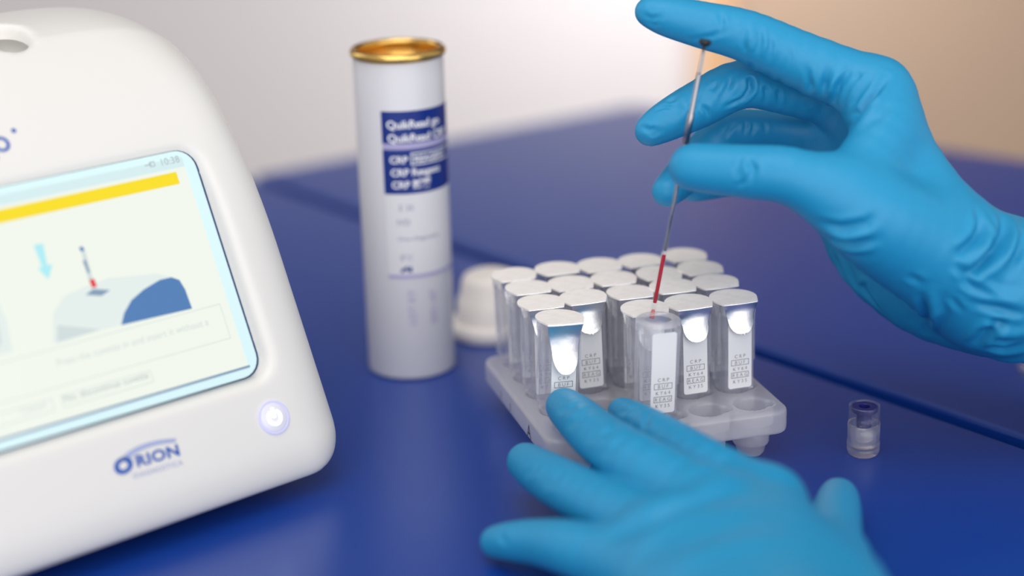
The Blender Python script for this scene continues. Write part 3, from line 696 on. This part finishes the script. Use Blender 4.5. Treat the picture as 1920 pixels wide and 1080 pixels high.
# ------------------------------------------------------------------ gloved hands
def J(u, v, Z, rpx): return (at(u, v, Z), rpx * Z / F)
def hand(name, label, palm, fingers, strokes, vox=0.00070, k_palm=0.011, k_join=0.006):
    allp = [p for c in palm + fingers for p in c]
    lo = np.min([p - r for p, r in allp], 0) - 0.006; hi = np.max([p + r for p, r in allp], 0) + 0.006
    fl = Field(lo, hi, vox)
    P = fl.empty()
    for c in palm: fl.chain(P, c, k_palm)
    A = None
    for c in fingers:
        T = fl.chain(fl.empty(), c, 0.004)
        A = T if A is None else smin(A, T, 0.0010)
    D = smin(P, A, k_join)
    V, Q = surface_nets(D, fl.lo, vox); V = relax(V, Q, 4)
    N = normals(V, Q)
    # glove folds: each stroke is a polyline on the surface that pushes it in or out
    px = 960 + F * ((V - CO) @ CR) / ((V - CO) @ CF); py = 540 - F * ((V - CO) @ CU) / ((V - CO) @ CF); dz = (V - CO) @ CF
    facing = ((V - CO) * N).sum(1) < 0
    disp = np.zeros(len(V))
    for amp, wid, pts in strokes:
        w3 = []
        for (u, v) in pts:                      # lay the polyline on the modelled surface
            d2 = (px - u) ** 2 + (py - v) ** 2; cand = np.where((d2 < 6.5 ** 2) & facing)[0]
            if len(cand) == 0: cand = np.array([np.argmin(d2)])
            w3.append(V[cand[np.argmin(dz[cand])]])
        dist = np.full(len(V), 1.0); prm = np.zeros(len(V)); n = len(w3) - 1
        for q in range(n):
            a, b = w3[q], w3[q + 1]; ba = b - a; L = ba @ ba + 1e-12
            t = np.clip(((V - a) @ ba) / L, 0, 1); dd = np.linalg.norm(V - a - t[:, None] * ba, axis=1)
            c = dd < dist; dist[c] = dd[c]; prm[c] = (q + t[c]) / n
        taper = np.sin(np.clip(prm, 0, 1) * PI * 0.92 + 0.12)
        x = dist / (wid / 1000)
        disp += amp / 1000 * taper * (np.exp(-x * x) - 0.45 * np.exp(-((x - 1.9) / 0.9) ** 2))
    V = V + N * disp[:, None]
    o = put(name, np_mesh(name, V, Q), M['glove']); tag(o, label, 'hand', 'gloved hands of one person'); return o
def coat_sleeve(owner, pts):     # the coat sleeve over the end of the glove, outside the photograph
    lo = np.min([p - r for p, r in pts], 0) - 0.006; hi = np.max([p + r for p, r in pts], 0) + 0.006
    fl = Field(lo, hi, 0.0022); D = fl.chain(fl.empty(), pts, 0.001)
    V, Q = surface_nets(D, fl.lo, 0.0022); put('coat_sleeve', np_mesh('coat_sleeve', relax(V, Q, 2), Q), M['sleeve'], owner)

# right hand: seen from the thumb side, index finger stretched over the capillary
RH_palm = [
    [J(1640, 172, .634, 52), J(1700, 330, .630, 78), J(1790, 470, .628, 96), J(1870, 535, .630, 106)],
    [J(1606, 200, .654, 50), J(1690, 350, .652, 80), J(1790, 480, .650, 96), J(1870, 538, .648, 104)],
    [J(1576, 250, .670, 50), J(1650, 400, .668, 76), J(1760, 510, .662, 92), J(1860, 543, .655, 104)],
    [J(1560, 310, .682, 48), J(1620, 450, .680, 72), J(1730, 540, .668, 84), J(1850, 556, .655, 96)],
    [J(1560, 362, .604, 60), J(1630, 405, .606, 88), J(1720, 455, .616, 104), J(1840, 525, .628, 112)],
    [J(1600, 335, .610, 50), J(1655, 250, .620, 56), J(1655, 190, .630, 52)],
    [J(1870, 537, .635, 106), J(1925, 547, .634, 122), J(2080, 590, .632, 140), J(2200, 625, .63, 155)],
]
RH_f = [
    [J(1217, 22, .632, 27), J(1250, 30, .632, 37), J(1318, 47, .632, 43), J(1400, 68, .632, 48), J(1500, 112, .634, 53), J(1640, 170, .634, 60)],
    [J(1219, 245, .648, 29), J(1248, 228, .648, 37), J(1310, 196, .649, 44), J(1392, 158, .650, 45), J(1480, 176, .655, 40), J(1606, 200, .660, 50)],
    [J(1252, 358, .655, 30), J(1285, 325, .662, 36), J(1352, 252, .668, 38), J(1400, 243, .670, 38), J(1470, 246, .672, 36), J(1576, 260, .672, 46)],
    [J(1300, 352, .672, 26), J(1350, 340, .676, 30), J(1420, 320, .680, 34), J(1560, 320, .682, 42)],
    [J(1297, 313, .612, 43), J(1330, 316, .610, 46), J(1400, 322, .606, 50), J(1480, 330, .603, 54), J(1570, 366, .604, 62)],
]
RH_s = [
    # middle finger: deep crease at the bent joint, pulled folds, tip
    (-2.0, 1.0, [(1402, 124), (1410, 148), (1407, 174), (1390, 198)]), (-0.8, 0.8, [(1400, 186), (1384, 194), (1362, 204)]),
    (0.5, 1.6, [(1388, 128), (1390, 155), (1374, 190)]), (-0.6, 1.0, [(1375, 130), (1372, 160), (1352, 190)]), (0.5, 1.3, [(1355, 140), (1350, 170), (1330, 205)]), (-0.6, 0.9, [(1345, 150), (1330, 165)]),
    (-0.8, 0.9, [(1318, 200), (1328, 212), (1330, 226)]), (-0.5, 0.9, [(1312, 165), (1300, 190), (1296, 220)]), (-0.6, 0.8, [(1222, 205), (1240, 196), (1262, 196)]), (0.6, 1.5, [(1270, 172), (1282, 205), (1272, 240)]),
    (-0.7, 0.9, [(1196, 236), (1212, 246), (1236, 246)]), (-0.5, 0.8, [(1206, 258), (1226, 258), (1242, 250)]), (-0.6, 0.9, [(1245, 190), (1268, 178)]),
    (-0.7, 0.9, [(1440, 142), (1442, 170), (1436, 198)]), (-0.6, 0.8, [(1462, 150), (1466, 176), (1460, 204)]),
    # ring finger folds
    (-0.7, 0.8, [(1400, 222), (1403, 240), (1398, 258)]), (-0.6, 0.8, [(1414, 222), (1417, 240), (1412, 258)]), (-0.5, 0.8, [(1382, 224), (1374, 240), (1362, 258)]), (-0.4, 0.8, [(1436, 224), (1440, 252)]),
    # index finger
    (-0.5, 0.9, [(1345, 66), (1352, 42), (1352, 18)]), (-0.7, 0.9, [(1415, 108), (1424, 82), (1428, 52)]), (0.6, 1.2, [(1402, 104), (1410, 76), (1412, 46)]), (-0.6, 0.9, [(1436, 118), (1446, 92), (1448, 64)]), (-0.5, 0.8, [(1396, 104), (1394, 84)]),
    (-0.6, 0.9, [(1198, 28), (1220, 40), (1240, 34)]), (-0.5, 0.8, [(1206, 44), (1222, 50), (1236, 46)]), (-0.4, 0.9, [(1290, 80), (1335, 74), (1365, 62)]), (-0.4, 0.9, [(1470, 138), (1480, 110), (1482, 80)]),
    # web between thumb and index
    (-1.6, 1.3, [(1580, 236), (1606, 208), (1640, 168), (1664, 138)]), (1.0, 2.0, [(1598, 238), (1628, 206), (1656, 172)]),
    (-1.3, 1.2, [(1560, 200), (1570, 165), (1592, 124)]), (-1.2, 1.2, [(1540, 210), (1545, 165), (1556, 118)]), (0.8, 1.4, [(1550, 215), (1557, 170), (1573, 130)]), (-0.9, 1.0, [(1516, 200), (1519, 165), (1512, 130)]),
    (0.8, 1.4, [(1582, 200), (1596, 170), (1618, 140)]), (-0.6, 1.0, [(1600, 150), (1612, 128)]),
    # thumb
    (-0.8, 1.0, [(1398, 296), (1408, 316), (1404, 342)]), (-0.6, 0.8, [(1388, 290), (1380, 312)]), (-0.6, 0.9, [(1396, 340), (1378, 354)]), (0.5, 1.4, [(1390, 300), (1394, 330)]),
    # thenar and palm folds
    (-1.2, 1.5, [(1528, 418), (1572, 432), (1620, 424), (1644, 408)]), (0.9, 1.7, [(1542, 434), (1585, 447), (1632, 440)]), (-1.1, 1.4, [(1545, 450), (1592, 462), (1645, 452)]), (0.6, 1.6, [(1560, 466), (1600, 474), (1640, 468)]),
    (-0.9, 1.3, [(1556, 476), (1580, 524), (1614, 566)]), (-0.9, 1.3, [(1588, 492), (1612, 542), (1645, 584)]), (0.7, 1.5, [(1572, 486), (1596, 538), (1630, 576)]),
    (1.4, 1.7, [(1742, 548), (1752, 590), (1748, 624)]), (-1.4, 1.4, [(1726, 560), (1736, 602), (1730, 628)]), (-0.9, 1.3, [(1688, 568), (1702, 604)]), (-0.7, 1.4, [(1700, 520), (1730, 540)]),
    # bunched cuff
    (-2.2, 1.6, [(1838, 394), (1843, 418), (1836, 445), (1812, 472), (1796, 480)]), (1.3, 2.0, [(1852, 402), (1860, 436), (1846, 466), (1820, 496)]), (-1.5, 1.4, [(1868, 440), (1862, 470), (1836, 506), (1806, 516)]),
    (-2.4, 1.7, [(1884, 402), (1888, 430), (1876, 462), (1850, 500), (1816, 524)]), (1.5, 2.2, [(1902, 402), (1904, 440), (1886, 486), (1862, 524)]), (-1.5, 1.6, [(1918, 430), (1912, 472), (1892, 512)]),
    (-1.1, 1.4, [(1796, 530), (1838, 548), (1884, 572)]), (0.9, 2.2, [(1822, 540), (1872, 566), (1930, 566)]), (-1.3, 1.5, [(1826, 574), (1870, 582), (1930, 596)]), (-0.9, 1.2, [(1850, 600), (1880, 618)]),
    (1.0, 2.0, [(1842, 612), (1890, 634), (1940, 628)]), (-2.2, 1.8, [(1822, 652), (1846, 630), (1890, 604)]), (-1.3, 1.8, [(1846, 656), (1880, 662), (1930, 650)]), (0.9, 2.0, [(1850, 676), (1890, 682), (1935, 676)]),
    (-0.8, 1.3, [(1790, 498), (1812, 520), (1826, 552)]), (-0.7, 1.2, [(1778, 560), (1800, 590)]),
]
rh = hand('gloved_hand', 'hand in a blue glove holding the capillary upright between thumb and fingers', RH_palm, RH_f, RH_s)

# left hand: seen from the back, fingertips resting on the front of the rack
def JT(u, v, clear, rpx):       # a joint whose underside stays `clear` above the table
    d = ray(u, v); Z = (CAMH - clear) / (-d[2] + rpx / F); return at(u, v, Z), rpx * Z / F
LH_palm = [
    [JT(1440, 945, .016, 66), JT(1490, 1080, .012, 100), JT(1540, 1250, .010, 120)],
    [JT(1340, 955, .018, 72), JT(1430, 1090, .013, 105), JT(1520, 1250, .014, 125)],
    [JT(1250, 1008, .014, 72), JT(1370, 1120, .012, 105), JT(1500, 1260, .014, 120)],
    [JT(1185, 1062, .009, 66), JT(1310, 1160, .010, 95), JT(1480, 1270, .012, 115)],
    [JT(1560, 1055, .006, 66), JT(1580, 1140, .008, 100), JT(1570, 1250, .010, 120)],
    [JT(1520, 1260, .012, 135), JT(1640, 1420, .015, 150), JT(1750, 1600, .02, 165)],
]
LH_f = [
    [JT(1166, 772, .0198, 27), JT(1196, 790, .021, 34), JT(1250, 824, .022, 42), JT(1330, 875, .022, 50), JT(1440, 945, .016, 66)],
    [JT(1058, 762, .0200, 35), JT(1085, 786, .0215, 43), JT(1130, 826, .0225, 50), JT(1200, 872, .0225, 58), JT(1340, 955, .018, 72)],
    [JT(986, 866, .009, 36), JT(1015, 886, .0105, 43), JT(1060, 912, .0125, 49), JT(1130, 948, .0140, 55), JT(1250, 1008, .014, 72)],
    [JT(930, 1016, .0015, 30), JT(960, 1015, .0035, 36), JT(1010, 1017, .006, 43), JT(1080, 1030, .0085, 54), JT(1185, 1062, .009, 66)],
    [JT(1572, 934, .001, 38), JT(1568, 962, .002, 46), JT(1562, 1008, .004, 54), JT(1560, 1055, .006, 66)],
]
LH_s = [
    (-0.5, 1.2, [(1040, 770), (1062, 762), (1088, 748)]), (-0.5, 1.2, [(1060, 800), (1085, 785), (1112, 762)]), (0.5, 1.6, [(1052, 785), (1075, 774), (1100, 756)]),
    (-0.5, 1.4, [(1090, 820), (1120, 812), (1150, 800), (1160, 780)]), (0.4, 1.6, [(1110, 840), (1140, 830), (1170, 810)]),
    (-0.5, 1.3, [(1150, 770), (1170, 768), (1190, 760)]), (-0.5, 1.3, [(1185, 800), (1205, 790), (1215, 770)]), (-0.4, 1.2, [(1225, 810), (1245, 800)]),
    (-0.4, 1.3, [(975, 890), (1000, 880), (1015, 860)]), (-0.4, 1.4, [(1010, 910), (1035, 900), (1050, 880)]),
    (-0.4, 1.3, [(930, 1000), (945, 1015)]),
    (0.9, 4.0, [(1090, 990), (1200, 950), (1320, 905), (1420, 900)]), (-0.9, 3.0, [(1130, 1010), (1220, 975), (1330, 930), (1430, 922)]),
    (1.0, 4.0, [(1150, 1040), (1220, 1000), (1320, 960), (1430, 945)]), (-0.7, 3.0, [(1190, 1060), (1260, 1020), (1360, 985), (1450, 975)]),
    (0.6, 4.0, [(1230, 1080), (1300, 1040), (1400, 1010), (1480, 1005)]),
]
lh = hand('gloved_hand', 'hand in a blue glove with spread fingers resting on the front of the rack', LH_palm, LH_f, LH_s)
a = J(2215, 632, .630, 182); b = J(2300, 655, .628, 192)
coat_sleeve(rh, [a, b, (b[0] + np.array([0.10, -0.04, 0.006]), 0.039), (b[0] + np.array([0.26, -0.12, 0.020]), 0.046)])
a = JT(1690, 1500, .010, 200); b = JT(1770, 1640, .010, 215)
coat_sleeve(lh, [a, b, (b[0] + np.array([0.05, -0.09, 0.020]), 0.038), (b[0] + np.array([0.16, -0.26, 0.036]), 0.046)])
